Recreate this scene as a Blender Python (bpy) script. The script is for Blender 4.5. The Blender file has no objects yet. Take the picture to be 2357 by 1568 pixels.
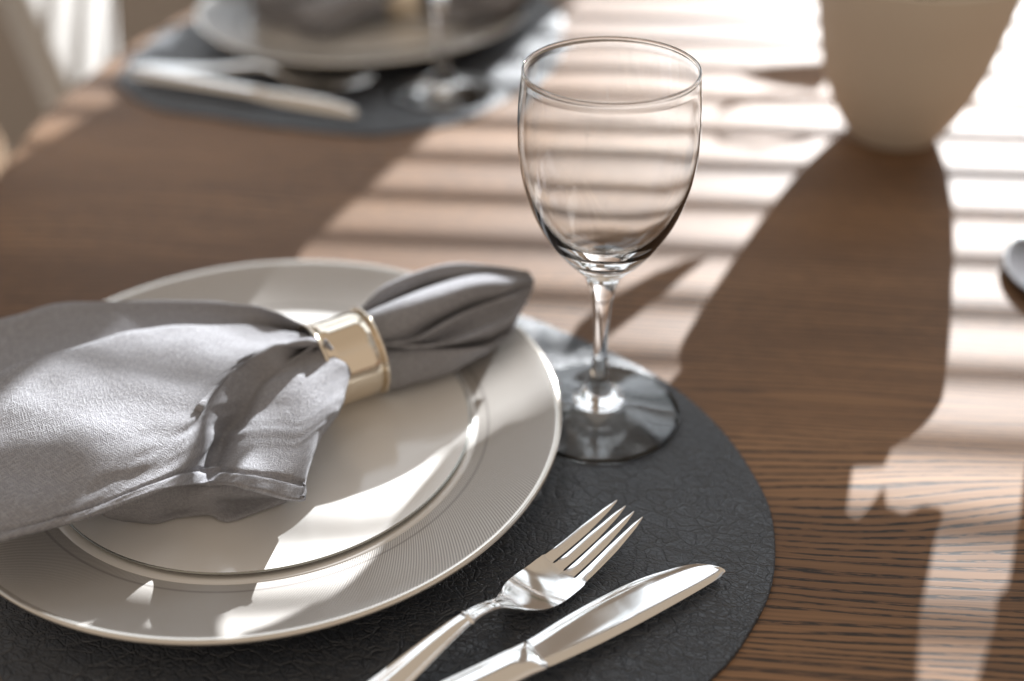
import bpy, bmesh, math, random
import numpy as np
from mathutils import Vector, Matrix

scene = bpy.context.scene
random.seed(7)

# ------------------------------------------------------------------ camera
PITCH, ROLL = math.radians(34.12), math.radians(-0.6)
CAMPOS = Vector((0, 0, 0.39))
cr, sr = math.cos(ROLL), math.sin(ROLL)
R0 = Vector((1, 0, 0)); U0 = Vector((0, math.sin(PITCH), math.cos(PITCH)))
FWD = Vector((0, math.cos(PITCH), -math.sin(PITCH)))
RGT = cr * R0 + sr * U0; UPV = -sr * R0 + cr * U0
cam_d = bpy.data.cameras.new("camera")
cam = bpy.data.objects.new("camera", cam_d)
scene.collection.objects.link(cam)
m = Matrix((RGT, UPV, -FWD)).transposed().to_4x4()
m.translation = CAMPOS
cam.matrix_world = m
cam_d.sensor_width = 36.0
cam_d.lens = 1.19 * 36.0
cam_d.clip_start = 0.01; cam_d.clip_end = 200
cam_d.dof.use_dof = True
cam_d.dof.focus_distance = 0.535
cam_d.dof.aperture_fstop = 2.5
scene.camera = cam

# ------------------------------------------------------------------ world: soft daylight bouncing round the room
world = bpy.data.worlds.new("World"); scene.world = world
world.use_nodes = True
nt = world.node_tree; nt.nodes.clear()
out = nt.nodes.new("ShaderNodeOutputWorld"); bg = nt.nodes.new("ShaderNodeBackground")
tc = nt.nodes.new("ShaderNodeTexCoord"); sep = nt.nodes.new("ShaderNodeSeparateXYZ")
nt.links.new(tc.outputs["Generated"], sep.inputs[0])
def wmath(op, a, b=None, c=None):
    n = nt.nodes.new("ShaderNodeMath"); n.operation = op
    for i, v in enumerate((a, b, c)):
        if v is None: continue
        if isinstance(v, (int, float)): n.inputs[i].default_value = v
        else: nt.links.new(v, n.inputs[i])
    return n.outputs[0]
def wsmooth(v, a, b):
    n = nt.nodes.new("ShaderNodeMapRange"); n.interpolation_type = 'SMOOTHSTEP'
    nt.links.new(v, n.inputs[0]); n.inputs[1].default_value = a; n.inputs[2].default_value = b
    return n.outputs[0]
def wmix(f, a, b):
    n = nt.nodes.new("ShaderNodeMix"); n.data_type = 'RGBA'
    nt.links.new(f, n.inputs[0])
    for i, v in ((6, a), (7, b)):
        if isinstance(v, tuple): n.inputs[i].default_value = v + (1,)
        else: nt.links.new(v, n.inputs[i])
    return n.outputs[2]
Z = sep.outputs[2]; Y = sep.outputs[1]; X = sep.outputs[0]
room = wmix(wsmooth(Z, -0.5, 0.05), (0.24, 0.20, 0.17), (0.335, 0.335, 0.34))       # floor to walls
room = wmix(wsmooth(Z, 0.70, 0.82), room, (0.43, 0.35, 0.27))                       # pale ceiling
az = wmath('ARCTAN2', X, Y)
dark_bands = wmath('MULTIPLY', wsmooth(wmath('SINE', wmath('ADD', wmath('MULTIPLY', az, 4.0), 0.6)), 0.05, 0.85), wmath('SUBTRACT', 1.0, wsmooth(Z, 0.15, 0.40)))
dark_bands = wmath('MULTIPLY', dark_bands, wsmooth(Z, -0.3, -0.25))
room = wmix(wmath('MULTIPLY', dark_bands, wmath('SUBTRACT', 1.0, wsmooth(Y, 0.45, 0.5))), room, (0.10, 0.08, 0.065))   # dark bands added to give glass and metal reflections contrast
room = wmix(wmath('MULTIPLY', wsmooth(Y, 0.1, -0.5), wsmooth(Z, -0.3, 0.0)), room, (0.52, 0.43, 0.345))       # sunlit warm wall on the far side of the room
win = wmath('MULTIPLY', wsmooth(Z, 0.05, 0.12), wmath('SUBTRACT', 1.0, wsmooth(Z, 0.75, 0.80)))
win = wmath('MULTIPLY', win, wmath('SUBTRACT', 1.0, wsmooth(az, 0.95, 1.0)))
win = wmath('MULTIPLY', win, wsmooth(az, -0.75, -0.7))
room = wmix(win, room, (1.55, 1.66, 1.78))                                          # daylight beyond the windows
nt.links.new(room, bg.inputs[0]); bg.inputs[1].default_value = 1.0
nt.links.new(bg.outputs[0], out.inputs[0])

# ------------------------------------------------------------------ low sunlight as one distant lamp
SUN_EL = math.radians(21.0)
SUNV = Vector((0.384 * math.cos(SUN_EL), 0.923 * math.cos(SUN_EL), math.sin(SUN_EL))).normalized()
lamp_d = bpy.data.lights.new("sunlight", 'SPOT')
lamp_d.energy = 2900000.0
lamp_d.color = (0.965, 0.985, 1.0)
lamp_d.spot_size = math.radians(3.2); lamp_d.spot_blend = 0.1
lamp_d.shadow_soft_size = 0.40
lamp = bpy.data.objects.new("sunlight", lamp_d); scene.collection.objects.link(lamp)
try:
    lamp_d.cycles.is_caustics_light = True
except Exception as e:
    print('caustics', e)
lamp.location = Vector((0.1, 0.8, 0.0)) + SUNV * 120
lamp.rotation_euler = (-SUNV).to_track_quat('-Z', 'Y').to_euler()

scene.view_settings.view_transform = 'Standard'
scene.view_settings.look = 'None'
scene.view_settings.exposure = 0.15
scene.view_settings.gamma = 1.0
scene.view_settings.use_curve_mapping = False
scene.render.engine = 'CYCLES'
cy = scene.cycles
cy.use_denoising = True
cy.max_bounces = 14; cy.transmission_bounces = 12; cy.glossy_bounces = 6; cy.transparent_max_bounces = 12
cy.sample_clamp_indirect = 4.0
cy.blur_glossy = 0.4
cy.caustics_reflective = True; cy.caustics_refractive = True

# ------------------------------------------------------------------ helpers
def pix(x, y, z=0.0):
    """where the sight line through a point of the view meets the height z (x, y on a 2357 x 1568 sheet)"""
    d = ((x - 1178.5) / 2357 * RGT - (y - 784) / 2357 * UPV) / 1.19 + FWD
    return CAMPOS + d * ((z - CAMPOS.z) / d.z)

def tag(o, label=None, cat=None, group=None, kind=None):
    if label: o["label"] = label
    if cat: o["category"] = cat
    if group: o["group"] = group
    if kind: o["kind"] = kind
    return o

def empty(name, loc=(0, 0, 0), rz=0.0):
    o = bpy.data.objects.new(name, None); scene.collection.objects.link(o)
    o.empty_display_size = 0.05
    o.location = loc; o.rotation_euler = (0, 0, rz)
    return o

def mesh_obj(name, verts, faces, mat=None, parent=None, smooth=True, uvs=None, rel=True):
    me = bpy.data.meshes.new(name)
    off = Vector((0, 0, 0))
    if parent is not None and rel:
        inv = Matrix.LocRotScale(parent_loc(parent), parent_rot(parent), None).inverted()
        verts = [inv @ Vector(v) for v in verts]
    me.from_pydata([tuple(v) for v in verts], [], faces)
    if uvs is not None:
        ul = me.uv_layers.new(name="UVMap")
        for p in me.polygons:
            for li in p.loop_indices:
                ul.data[li].uv = uvs[me.loops[li].vertex_index]
    me.validate()
    bm = bmesh.new(); bm.from_mesh(me)
    bmesh.ops.recalc_face_normals(bm, faces=bm.faces[:])
    bm.to_mesh(me); bm.free()
    if smooth:
        for p in me.polygons: p.use_smooth = True
    o = bpy.data.objects.new(name, me); scene.collection.objects.link(o)
    if mat: me.materials.append(mat)
    if parent is not None: o.parent = parent
    return o
def parent_loc(p): return Vector(p.location)
def parent_rot(p): return p.rotation_euler.to_quaternion()

def copy_tree(o, parent=None):
    c = o.copy(); scene.collection.objects.link(c)
    if parent is not None: c.parent = parent
    for ch in [k for k in bpy.data.objects if k.parent is o]:
        copy_tree(ch, c)
    return c

def smooth_by_angle(o, deg=40):
    me = o.data
    bm = bmesh.new(); bm.from_mesh(me)
    for e in bm.edges:
        if len(e.link_faces) == 2 and e.calc_face_angle(0) > math.radians(deg): e.smooth = False
    bm.to_mesh(me); bm.free()

def lathe(name, prof, mat, parent, seg=128, centre=(0, 0)):
    """closed or open profile of (r, z) turned about the vertical through centre (local to the parent)"""
    vs, fs, idx = [], [], []
    for r, z in prof:
        if r < 1e-6:
            idx.append([len(vs)] * seg); vs.append((centre[0], centre[1], z))
        else:
            idx.append(list(range(len(vs), len(vs) + seg)))
            for k in range(seg):
                a = 2 * math.pi * k / seg
                vs.append((centre[0] + r * math.cos(a), centre[1] + r * math.sin(a), z))
    for i in range(len(prof) - 1):
        A, B = idx[i], idx[i + 1]
        for k in range(seg):
            k2 = (k + 1) % seg
            q = [A[k], A[k2], B[k2], B[k]]
            q2 = []
            for t in q:
                if t not in q2: q2.append(t)
            if len(q2) > 2: fs.append(q2)
    return mesh_obj(name, vs, fs, mat, parent, rel=False)

def spline(pts, n, closed=False):
    """Catmull-Rom through pts"""
    P = np.array(pts, float); k = len(P)
    res = []
    if closed:
        for i in range(n):
            t = i / n * k; a = int(t); f = t - a
            res.append(cr4(P[(a - 1) % k], P[a % k], P[(a + 1) % k], P[(a + 2) % k], f))
    else:
        for i in range(n):
            t = i / (n - 1) * (k - 1); a = min(int(t), k - 2); f = t - a
            p0 = P[a - 1] if a > 0 else 2 * P[0] - P[1]
            p3 = P[a + 2] if a + 2 < k else 2 * P[-1] - P[-2]
            res.append(cr4(p0, P[a], P[a + 1], p3, f))
    return np.array(res)
def cr4(p0, p1, p2, p3, t):
    return 0.5 * ((2 * p1) + (-p0 + p2) * t + (2 * p0 - 5 * p1 + 4 * p2 - p3) * t * t + (-p0 + 3 * p1 - 3 * p2 + p3) * t ** 3)

def box_verts(x0, x1, y0, y1, z0, z1):
    return [(x0, y0, z0), (x1, y0, z0), (x1, y1, z0), (x0, y1, z0), (x0, y0, z1), (x1, y0, z1), (x1, y1, z1), (x0, y1, z1)]
BOXF = [(0, 3, 2, 1), (4, 5, 6, 7), (0, 1, 5, 4), (1, 2, 6, 5), (2, 3, 7, 6), (3, 0, 4, 7)]

def bevel(o, w, seg=3):
    bm = bmesh.new(); bm.from_mesh(o.data)
    bmesh.ops.bevel(bm, geom=bm.edges[:], offset=w, segments=seg, profile=0.5, affect='EDGES')
    bm.to_mesh(o.data); bm.free()
    for p in o.data.polygons: p.use_smooth = True
    return o

# ------------------------------------------------------------------ materials
class Mat:
    def __init__(self, name):
        self.m = bpy.data.materials.new(name); self.m.use_nodes = True
        self.t = self.m.node_tree; self.b = self.t.nodes["Principled BSDF"]
    def n(self, typ, **kw):
        x = self.t.nodes.new(typ)
        for k, v in kw.items(): setattr(x, k, v)
        return x
    def put(self, v, sock):
        if hasattr(v, "is_output"): self.t.links.new(v, sock)
        elif isinstance(v, tuple) and len(v) == 3 and sock.type == 'RGBA': sock.default_value = v + (1,)
        else: sock.default_value = v
    def set(self, **kw):
        for k, v in kw.items(): self.put(v, self.b.inputs[k.replace("_", " ")])
        return self
    def math(self, op, a, b=0.0, c=0.0, clamp=False):
        x = self.n("ShaderNodeMath", operation=op, use_clamp=clamp)
        for i, v in enumerate((a, b, c)): self.put(v, x.inputs[i])
        return x.outputs[0]
    def mix(self, f, a, b):
        x = self.n("ShaderNodeMix", data_type='RGBA')
        self.put(f, x.inputs[0]); self.put(a, x.inputs[6]); self.put(b, x.inputs[7])
        return x.outputs[2]
    def range(self, v, a, b, c=0.0, d=1.0, smooth=True):
        x = self.n("ShaderNodeMapRange", interpolation_type='SMOOTHSTEP' if smooth else 'LINEAR')
        self.put(v, x.inputs[0])
        for i, q in enumerate((a, b, c, d)): x.inputs[1 + i].default_value = q
        return x.outputs[0]
    def coord(self, which="Object", scale=(1, 1, 1), rot=(0, 0, 0), loc=(0, 0, 0)):
        tcn = self.n("ShaderNodeTexCoord"); mp = self.n("ShaderNodeMapping")
        self.t.links.new(tcn.outputs[which], mp.inputs[0])
        mp.inputs[1].default_value = loc; mp.inputs[2].default_value = rot; mp.inputs[3].default_value = scale
        return mp.outputs[0]
    def noise(self, vec, scale=5.0, detail=3.0, rough=0.5, dist=0.0):
        x = self.n("ShaderNodeTexNoise")
        self.put(vec, x.inputs["Vector"]); x.inputs["Scale"].default_value = scale
        x.inputs["Detail"].default_value = detail; x.inputs["Roughness"].default_value = rough
        x.inputs["Distortion"].default_value = dist
        return x.outputs[0]
    def bump(self, h, strength=0.3, dist=0.001, normal=None):
        x = self.n("ShaderNodeBump")
        x.inputs["Strength"].default_value = strength; x.inputs["Distance"].default_value = dist
        self.put(h, x.inputs["Height"])
        if normal is not None: self.put(normal, x.inputs["Normal"])
        return x.outputs[0]
    def sep(self, v):
        x = self.n("ShaderNodeSeparateXYZ"); self.put(v, x.inputs[0]); return x.outputs
    def comb(self, a, b, c=0.0):
        x = self.n("ShaderNodeCombineXYZ")
        for i, v in enumerate((a, b, c)): self.put(v, x.inputs[i])
        return x.outputs[0]

GRAIN = math.radians(-5.5)

def make_wood():
    k = Mat("stained oak")
    p = k.coord("Object", rot=(0, 0, -GRAIN))
    s = k.sep(p)
    # slow wander of the growth rings, with one cathedral arch
    w1 = k.noise(k.comb(k.math('MULTIPLY', s[0], 1.1), k.math('MULTIPLY', s[1], 4.0)), 1.7, 1.0, 0.5)
    w2 = k.noise(k.comb(k.math('MULTIPLY', s[0], 6.0), k.math('MULTIPLY', s[1], 20.0)), 1.3, 2.0, 0.5)
    gy = k.math('DIVIDE', k.math('ADD', s[1], 0.415), 0.030)
    arch = k.math('MULTIPLY', k.math('EXPONENT', k.math('MULTIPLY', k.math('MULTIPLY', gy, gy), -1.0)), k.range(s[0], -0.20, 0.12))
    yy = k.math('ADD', k.math('SUBTRACT', s[1], k.math('MULTIPLY', arch, 0.022)), k.math('ADD', k.math('MULTIPLY', w1, 0.055), k.math('MULTIPLY', w2, 0.006)))
    fib = k.noise(k.comb(k.math('MULTIPLY', s[0], 10.0), k.math('MULTIPLY', yy, 560.0)), 1.0, 3.0, 0.6)
    rw = k.noise(k.comb(k.math('MULTIPLY', s[0], 3.0), k.math('MULTIPLY', yy, 34.0), 3.7), 1.0, 2.0, 0.5)
    ring = k.math('SINE', k.math('ADD', k.math('MULTIPLY', yy, 2 * math.pi / 0.0046), k.math('MULTIPLY', rw, 34.0)))
    ringl = k.range(k.math('ADD', ring, k.math('MULTIPLY', k.noise(k.comb(k.math('MULTIPLY', s[0], 4.0), k.math('MULTIPLY', s[1], 30.0), 9.0), 1.0, 2.0, 0.5), 1.2)), 0.62, 1.35)
    dash = k.noise(k.comb(k.math('MULTIPLY', s[0], 95.0), k.math('MULTIPLY', yy, 1500.0), 1.3), 1.0, 2.0, 0.6)
    dens = k.noise(k.comb(k.math('MULTIPLY', s[0], 2.0), k.math('MULTIPLY', s[1], 7.0), 5.0), 1.0, 1.0, 0.5)
    pores = k.math('MULTIPLY', k.range(dash, 0.42, 0.52), k.math('MULTIPLY', ringl, k.range(dens, 0.30, 0.6, 0.45, 1.0)))
    tone = k.noise(k.comb(k.math('MULTIPLY', s[0], 1.6), k.math('MULTIPLY', s[1], 9.0), 8.0), 1.0, 2.0, 0.5)
    c = k.mix(k.range(tone, 0.3, 0.7), (0.175, 0.089, 0.039), (0.335, 0.182, 0.085))
    c = k.mix(k.math('MULTIPLY', k.range(fib, 0.42, 0.70), 0.55), c, (0.105, 0.054, 0.028))
    c = k.mix(k.math('MULTIPLY', ringl, 0.40), c, (0.070, 0.037, 0.022))
    c = k.mix(k.math('MULTIPLY', pores, 1.0), c, (0.012, 0.009, 0.008))
    h = k.math('SUBTRACT', k.math('MULTIPLY', fib, 0.25), k.math('MULTIPLY', pores, 1.0))
    k.set(Base_Color=c, Roughness=k.math('ADD', k.math('MULTIPLY', fib, 0.10), 0.61), Normal=k.bump(h, 0.10, 0.0003), Specular_IOR_Level=0.62)
    return k.m

def make_leather():
    k = Mat("black grained leather")
    p = k.coord("Object", rot=(0, 0, math.radians(20)))
    s = k.sep(p)
    nx = k.noise(p, 60.0, 2.0, 0.5); ny = k.noise(k.coord("Object", loc=(3, 1, 0)), 60.0, 2.0, 0.5)
    q = k.comb(k.math('ADD', k.math('MULTIPLY', s[0], 0.62), k.math('MULTIPLY', nx, 0.006)), k.math('ADD', s[1], k.math('MULTIPLY', ny, 0.006)))
    v = k.n("ShaderNodeTexVoronoi", feature='DISTANCE_TO_EDGE'); k.put(q, v.inputs["Vector"]); v.inputs["Scale"].default_value = 540.0
    v2 = k.n("ShaderNodeTexVoronoi", feature='DISTANCE_TO_EDGE'); k.put(q, v2.inputs["Vector"]); v2.inputs["Scale"].default_value = 175.0
    e1 = k.range(v.outputs[0], 0.0, 0.16); e2 = k.range(v2.outputs[0], 0.0, 0.07)
    area = k.range(k.noise(p, 18.0, 2.0, 0.5), 0.35, 0.65)
    fine = k.noise(p, 1800.0, 2.0, 0.6)
    h = k.math('ADD', k.math('MULTIPLY', e1, k.math('ADD', k.math('MULTIPLY', area, 0.5), 0.35)), k.math('MULTIPLY', e2, 0.8))
    h = k.math('ADD', h, k.math('MULTIPLY', fine, 0.12))
    c = k.mix(k.math('MULTIPLY', e1, e2), (0.017, 0.022, 0.031), (0.028, 0.036, 0.050))
    k.set(Base_Color=c, Roughness=0.44, Normal=k.bump(h, 0.85, 0.0006), Specular_IOR_Level=0.95)
    return k.m

def make_linen(name="grey linen weave", base=(0.335, 0.335, 0.358)):
    k = Mat(name)
    uv = k.coord("UV"); s = k.sep(uv)
    wob = k.noise(uv, 220.0, 3.0, 0.6)
    F = 2 * math.pi / 0.00095
    a = k.math('SINE', k.math('ADD', k.math('MULTIPLY', s[0], F), k.math('MULTIPLY', wob, 7.0)))
    b = k.math('SINE', k.math('ADD', k.math('MULTIPLY', s[1], F), k.math('MULTIPLY', wob, 7.0)))
    grid = k.math('ADD', k.math('MULTIPLY', k.math('MULTIPLY', a, b), 0.5), 0.5)
    warp = k.noise(k.comb(k.math('MULTIPLY', s[0], 350.0), k.math('MULTIPLY', s[1], 1700.0)), 1.0, 2.0, 0.6)
    weft = k.noise(k.comb(k.math('MULTIPLY', s[0], 1700.0), k.math('MULTIPLY', s[1], 350.0), 5.0), 1.0, 2.0, 0.6)
    slub = k.math('MAXIMUM', warp, weft)
    weave = k.math('ADD', k.math('MULTIPLY', grid, 0.35), k.math('MULTIPLY', k.range(slub, 0.42, 0.72), 0.65))
    big = k.noise(uv, 45.0, 3.0, 0.55)
    c = k.mix(k.math('MULTIPLY', k.math('ADD', k.math('MULTIPLY', weave, 0.55), k.math('MULTIPLY', slub, 0.45)), 1.0, clamp=True), tuple(v * 0.62 for v in base), tuple(v * 1.32 for v in base))
    h = k.math('ADD', k.math('MULTIPLY', weave, 0.6), k.math('MULTIPLY', slub, 0.6))
    n1 = k.bump(big, 0.5, 0.0018)
    k.set(Base_Color=c, Roughness=0.92, Normal=k.bump(h, 0.8, 0.0006, n1), Specular_IOR_Level=0.05, Sheen_Weight=0.08, Sheen_Roughness=0.6)
    return k.m

def simple(name, col, rough=0.5, metal=0.0, **kw):
    k = Mat(name); k.set(Base_Color=col, Roughness=rough, Metallic=metal, **kw); return k.m

def make_porcelain():
    k = Mat("white porcelain glaze")
    n = k.noise(k.coord("Object"), 30.0, 2.0, 0.5)
    k.set(Base_Color=k.mix(n, (0.78, 0.765, 0.74), (0.82, 0.805, 0.78)), Roughness=0.13, Specular_IOR_Level=0.55, Coat_Weight=0.3, Coat_Roughness=0.04)
    return k.m

def make_rim():
    """the charger's rim: fine swirling lines pressed in a warm grey glaze, with one darker hoop"""
    k = Mat("pearl grey rim with swirling lines")
    p = k.coord("Object"); s = k.sep(p)
    r = k.math('SQRT', k.math('ADD', k.math('POWER', s[0], 2.0), k.math('POWER', s[1], 2.0)))
    th = k.math('ARCTAN2', s[1], s[0])
    ph = k.math('ADD', k.math('MULTIPLY', th, 560.0), k.math('MULTIPLY', k.math('LOGARITHM', r, math.e), 560.0 * 0.75))
    ln = k.math('ADD', k.math('MULTIPLY', k.math('SINE', ph), 0.5), 0.5)
    hoop = k.range(k.math('ABSOLUTE', k.math('SUBTRACT', r, 0.1135)), 0.0003, 0.0010, 1.0, 0.0)
    edge = k.range(r, 0.1468, 0.1476)
    c = k.mix(ln, (0.29, 0.272, 0.255), (0.60, 0.575, 0.545))
    c = k.mix(k.math('MULTIPLY', hoop, 0.65), c, (0.22, 0.20, 0.19))
    c = k.mix(edge, c, (0.74, 0.70, 0.64))
    h = k.math('MULTIPLY', ln, k.math('SUBTRACT', 1.0, edge))
    k.set(Base_Color=c, Roughness=k.math('SUBTRACT', 0.34, k.math('MULTIPLY', edge, 0.22)), Normal=k.bump(h, 0.25, 0.0003), Metallic=k.math('MULTIPLY', edge, 0.7), Specular_IOR_Level=0.5, Coat_Weight=0.25, Coat_Roughness=0.08)
    return k.m

def make_metal(name, col=(0.86, 0.83, 0.79), rough=0.07, scr=0.3):
    k = Mat(name)
    n = k.noise(k.coord("Object", scale=(1, 1, 1)), 900.0, 2.0, 0.6)
    g = k.noise(k.coord("Object"), 60.0, 3.0, 0.6)
    k.set(Base_Color=col, Metallic=1.0, Roughness=k.math('ADD', k.math('MULTIPLY', g, 0.08), rough), Normal=k.bump(n, 0.03 * scr, 0.0002))
    return k.m

def make_glass():
    k = Mat("clear glass")
    s = k.coord("Object", scale=(1, 1, 0.10))
    streak = k.range(k.noise(s, 260.0, 3.0, 0.55), 0.64, 0.80)
    up = k.range(k.sep(k.coord("Object"))[2], 0.11, 0.13)
    smear = k.range(k.noise(k.coord("Object", scale=(1, 1, 0.5), loc=(0.3, 0, 0)), 45.0, 3.0, 0.6), 0.52, 0.75)
    film = k.math('MULTIPLY', k.math('ADD', k.math('MULTIPLY', streak, 0.16), k.math('MULTIPLY', smear, 0.025)), up)
    k.set(Base_Color=(0.985, 0.992, 0.99), Roughness=k.math('MULTIPLY', streak, 0.05), IOR=1.48, Transmission_Weight=k.math('SUBTRACT', 1.0, film))
    return k.m

def make_vase_clay():
    k = Mat("beige matt ceramic")
    n = k.noise(k.coord("Object"), 14.0, 4.0, 0.6)
    f = k.noise(k.coord("Object"), 400.0, 2.0, 0.6)
    k.set(Base_Color=k.mix(n, (0.60, 0.535, 0.45), (0.66, 0.595, 0.505)), Roughness=0.7, Normal=k.bump(f, 0.1, 0.0005))
    return k.m

M_WOOD = make_wood(); M_LEATHER = make_leather(); M_LINEN = make_linen()
M_PORC = make_porcelain(); M_RIM = make_rim()
M_STEEL = make_metal("polished steel", (0.90, 0.89, 0.875), 0.05, 0.5); M_RING = make_metal("silver plate", (0.84, 0.755, 0.63), 0.05, 0.6)
M_GLASS = make_glass(); M_CLAY = make_vase_clay()
M_EDGE = simple("platinum line", (0.36, 0.37, 0.35), 0.25, 0.8)
M_WALL = simple("warm grey plaster", (0.50, 0.455, 0.42), 0.9)
M_SLAT = simple("white painted slat", (0.78, 0.78, 0.77), 0.5)
M_FLOOR = simple("grey brown floor", (0.20, 0.165, 0.14), 0.6)
M_PALE = simple("pale upholstery", (0.50, 0.485, 0.465), 0.9)
M_CHAIRWOOD = simple("brown chair wood", (0.20, 0.125, 0.07), 0.5)
M_LEAF = simple("green leaf", (0.07, 0.12, 0.045), 0.5)
M_STEM = simple("woody stem", (0.14, 0.10, 0.06), 0.7)
M_DARK = simple("dark glazed stoneware", (0.055, 0.045, 0.047), 0.12, Coat_Weight=0.6, Coat_Roughness=0.05)

# ------------------------------------------------------------------ the room's large pieces
WALLROT = math.radians(-5.5)
def wall_pt(s, off, z):
    """a point of the window wall: s along it, off behind its face"""
    base = Vector((0.0, 1.95, 0.0)); d = Vector((math.cos(WALLROT), math.sin(WALLROT), 0)); n = Vector((-math.sin(WALLROT), math.cos(WALLROT), 0))
    return base + d * s + n * off + Vector((0, 0, z))
def wall_box(bmv, bmf, s0, s1, o0, o1, z0, z1):
    b = len(bmv)
    for (s, o, z) in box_verts(s0, s1, o0, o1, z0, z1): bmv.append(wall_pt(s, o, z))
    for f in BOXF: bmf.append(tuple(b + i for i in f))

floor = mesh_obj("floor", [(-3.5, -2, -0.745), (3.5, -2, -0.745), (3.5, 3.2, -0.745), (-3.5, 3.2, -0.745)], [(0, 1, 2, 3)], M_FLOOR, smooth=False)
tag(floor, kind="structure")
# opening edges along the wall, from the edges of the sunlit patches on the table
SILL, HEAD, TOP = 0.02, 1.06, 2.10
A0, A1 = 0.382, 1.75
B0, B1 = -1.25, 0.150
v, f = [], []
wall_box(v, f, -3.2, 3.2, 0, 0.14, -0.745, SILL)
wall_box(v, f, -3.2, 3.2, 0, 0.14, TOP, 2.16)
for q0, q1 in ((A0, A1), (B0, B1)): wall_box(v, f, q0, q1, 0.02, 0.12, HEAD, HEAD + 0.06)
wall_box(v, f, -3.2, B0, 0, 0.14, SILL, TOP)
wall_box(v, f, B1, A0, 0, 0.14, SILL, TOP)
wall_box(v, f, A1, 3.2, 0, 0.14, SILL, TOP)
wall = mesh_obj("wall", v, f, M_WALL, smooth=False)
tag(wall, "grey window wall behind the round table", "wall", kind="structure")

PITCHZ = 0.0246
def blind(s0, s1, label):
    root = empty("venetian_blind", wall_pt((s0 + s1) / 2, 0.05, SILL))
    tag(root, label, "blind", "window blinds throwing the striped light")
    vv, ff = [], []
    tilt = math.radians(5.6); hw = 0.0125
    k = 0
    z = SILL + 0.012
    while z < HEAD - 0.03:
        b = len(vv); N = 4
        for s in (s0 + 0.004, s1 - 0.004):
            for i in range(N + 1):
                t = -1 + 2 * i / N
                crown = 0.0016 * (1 - t * t)
                for th in (0.0, 0.0006):
                    vv.append(wall_pt(s, 0.05 + t * hw * math.cos(tilt), z + t * hw * math.sin(tilt) + crown + th))
        M2 = 2 * (N + 1)
        for i in range(N):
            a0 = b + 2 * i; a1 = a0 + 2; c0 = a0 + M2; c1 = a1 + M2
            ff += [(a0, a1, c1, c0), (a0 + 1, c0 + 1, c1 + 1, a1 + 1)]
        ff += [(b, b + M2, b + M2 + 1, b + 1), (b + 2 * N, b + 2 * N + 1, b + 2 * N + 1 + M2, b + 2 * N + M2)]
        z += PITCHZ; k += 1
    sl = mesh_obj("slat_stack", vv, ff, M_SLAT, root)
    v3, f3 = [], []
    wall_box(v3, f3, s0 + 0.003, s1 - 0.003, 0.03, 0.07, HEAD - 0.028, HEAD - 0.002)
    mesh_obj("head_rail", v3, f3, M_SLAT, root, smooth=False)
    return root
blind(A0, A1, "white venetian blind in the window opening behind the beige vase")
blind(B0, B1, "white venetian blind in the window opening behind the chair")

# ------------------------------------------------------------------ round table
TC = Vector((0.287, 0.85, 0.0)); TR = 0.66
table = empty("dining_table", TC)
tag(table, "round dining table of dark brown oak with black grain", "table")
prof = [(0, -0.032), (TR - 0.012, -0.032), (TR - 0.003, -0.028), (TR, -0.018), (TR, -0.006), (TR - 0.002, -0.0015), (TR - 0.006, 0.0), (0, 0.0)]
lathe("tabletop", prof, M_WOOD, table, 256)
lathe("pedestal", [(0, -0.744), (0.26, -0.744), (0.26, -0.72), (0.07, -0.68), (0.05, -0.35), (0.10, -0.04), (0.0, -0.034)], M_CHAIRWOOD, table, 48)

# ------------------------------------------------------------------ place mats
def mat_obj(name, outline, label, loc):
    n = 160
    P = spline(outline, n, True)
    vs, fs = [], []
    c = P.mean(axis=0)
    rings = [(1.0, 0.0002), (1.0, 0.0017), (0.9955, 0.0022), (0.6, 0.0022), (0.3, 0.0022)]
    for sc, z in rings:
        for q in P: vs.append((c[0] + (q[0] - c[0]) * sc, c[1] + (q[1] - c[1]) * sc, z))
    for i in range(len(rings) - 1):
        for k in range(n):
            k2 = (k + 1) % n
            fs.append((i * n + k, i * n + k2, (i + 1) * n + k2, (i + 1) * n + k))
    fs.append(tuple(range((len(rings) - 1) * n, len(rings) * n)))
    fs.append(tuple(range(n))[::-1])
    vs = [(x - loc[0], y - loc[1], z) for x, y, z in vs]
    o = mesh_obj(name, vs, fs, M_LEATHER)
    o.location = loc
    smooth_by_angle(o, 30)
    return tag(o, label, "placemat", "leather placemats")
near_outline = [(0.0031, 0.5994), (0.0355, 0.577), (0.0650, 0.551), (0.0870, 0.5262), (0.1065, 0.490), (0.1175, 0.452), (0.1203, 0.4207), (0.1130, 0.382),
                (0.0960, 0.350), (0.0773, 0.3276), (0.030, 0.285), (-0.050, 0.262), (-0.140, 0.278), (-0.2089, 0.3336), (-0.236, 0.41),
                (-0.222, 0.485), (-0.165, 0.552), (-0.085, 0.592), (-0.035, 0.604)]
mat_obj("placemat", near_outline, "near black leather placemat under the fork, knife and glass", (-0.05, 0.43, 0))
far_outline = [(-0.3299, 0.9903), (-0.327, 0.965), (-0.287, 0.913), (-0.2287, 0.8883), (-0.172, 0.868), (-0.1066, 0.853), (-0.06, 0.866), (-0.0249, 0.8914),
               (0.022, 0.965), (0.0461, 1.052), (0.045, 1.15), (0.0, 1.22), (-0.09, 1.25), (-0.2, 1.22), (-0.28, 1.14), (-0.322, 1.06)]
mat_obj("placemat", far_outline, "far black leather placemat reaching the table's edge", (-0.15, 1.03, 0))

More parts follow.
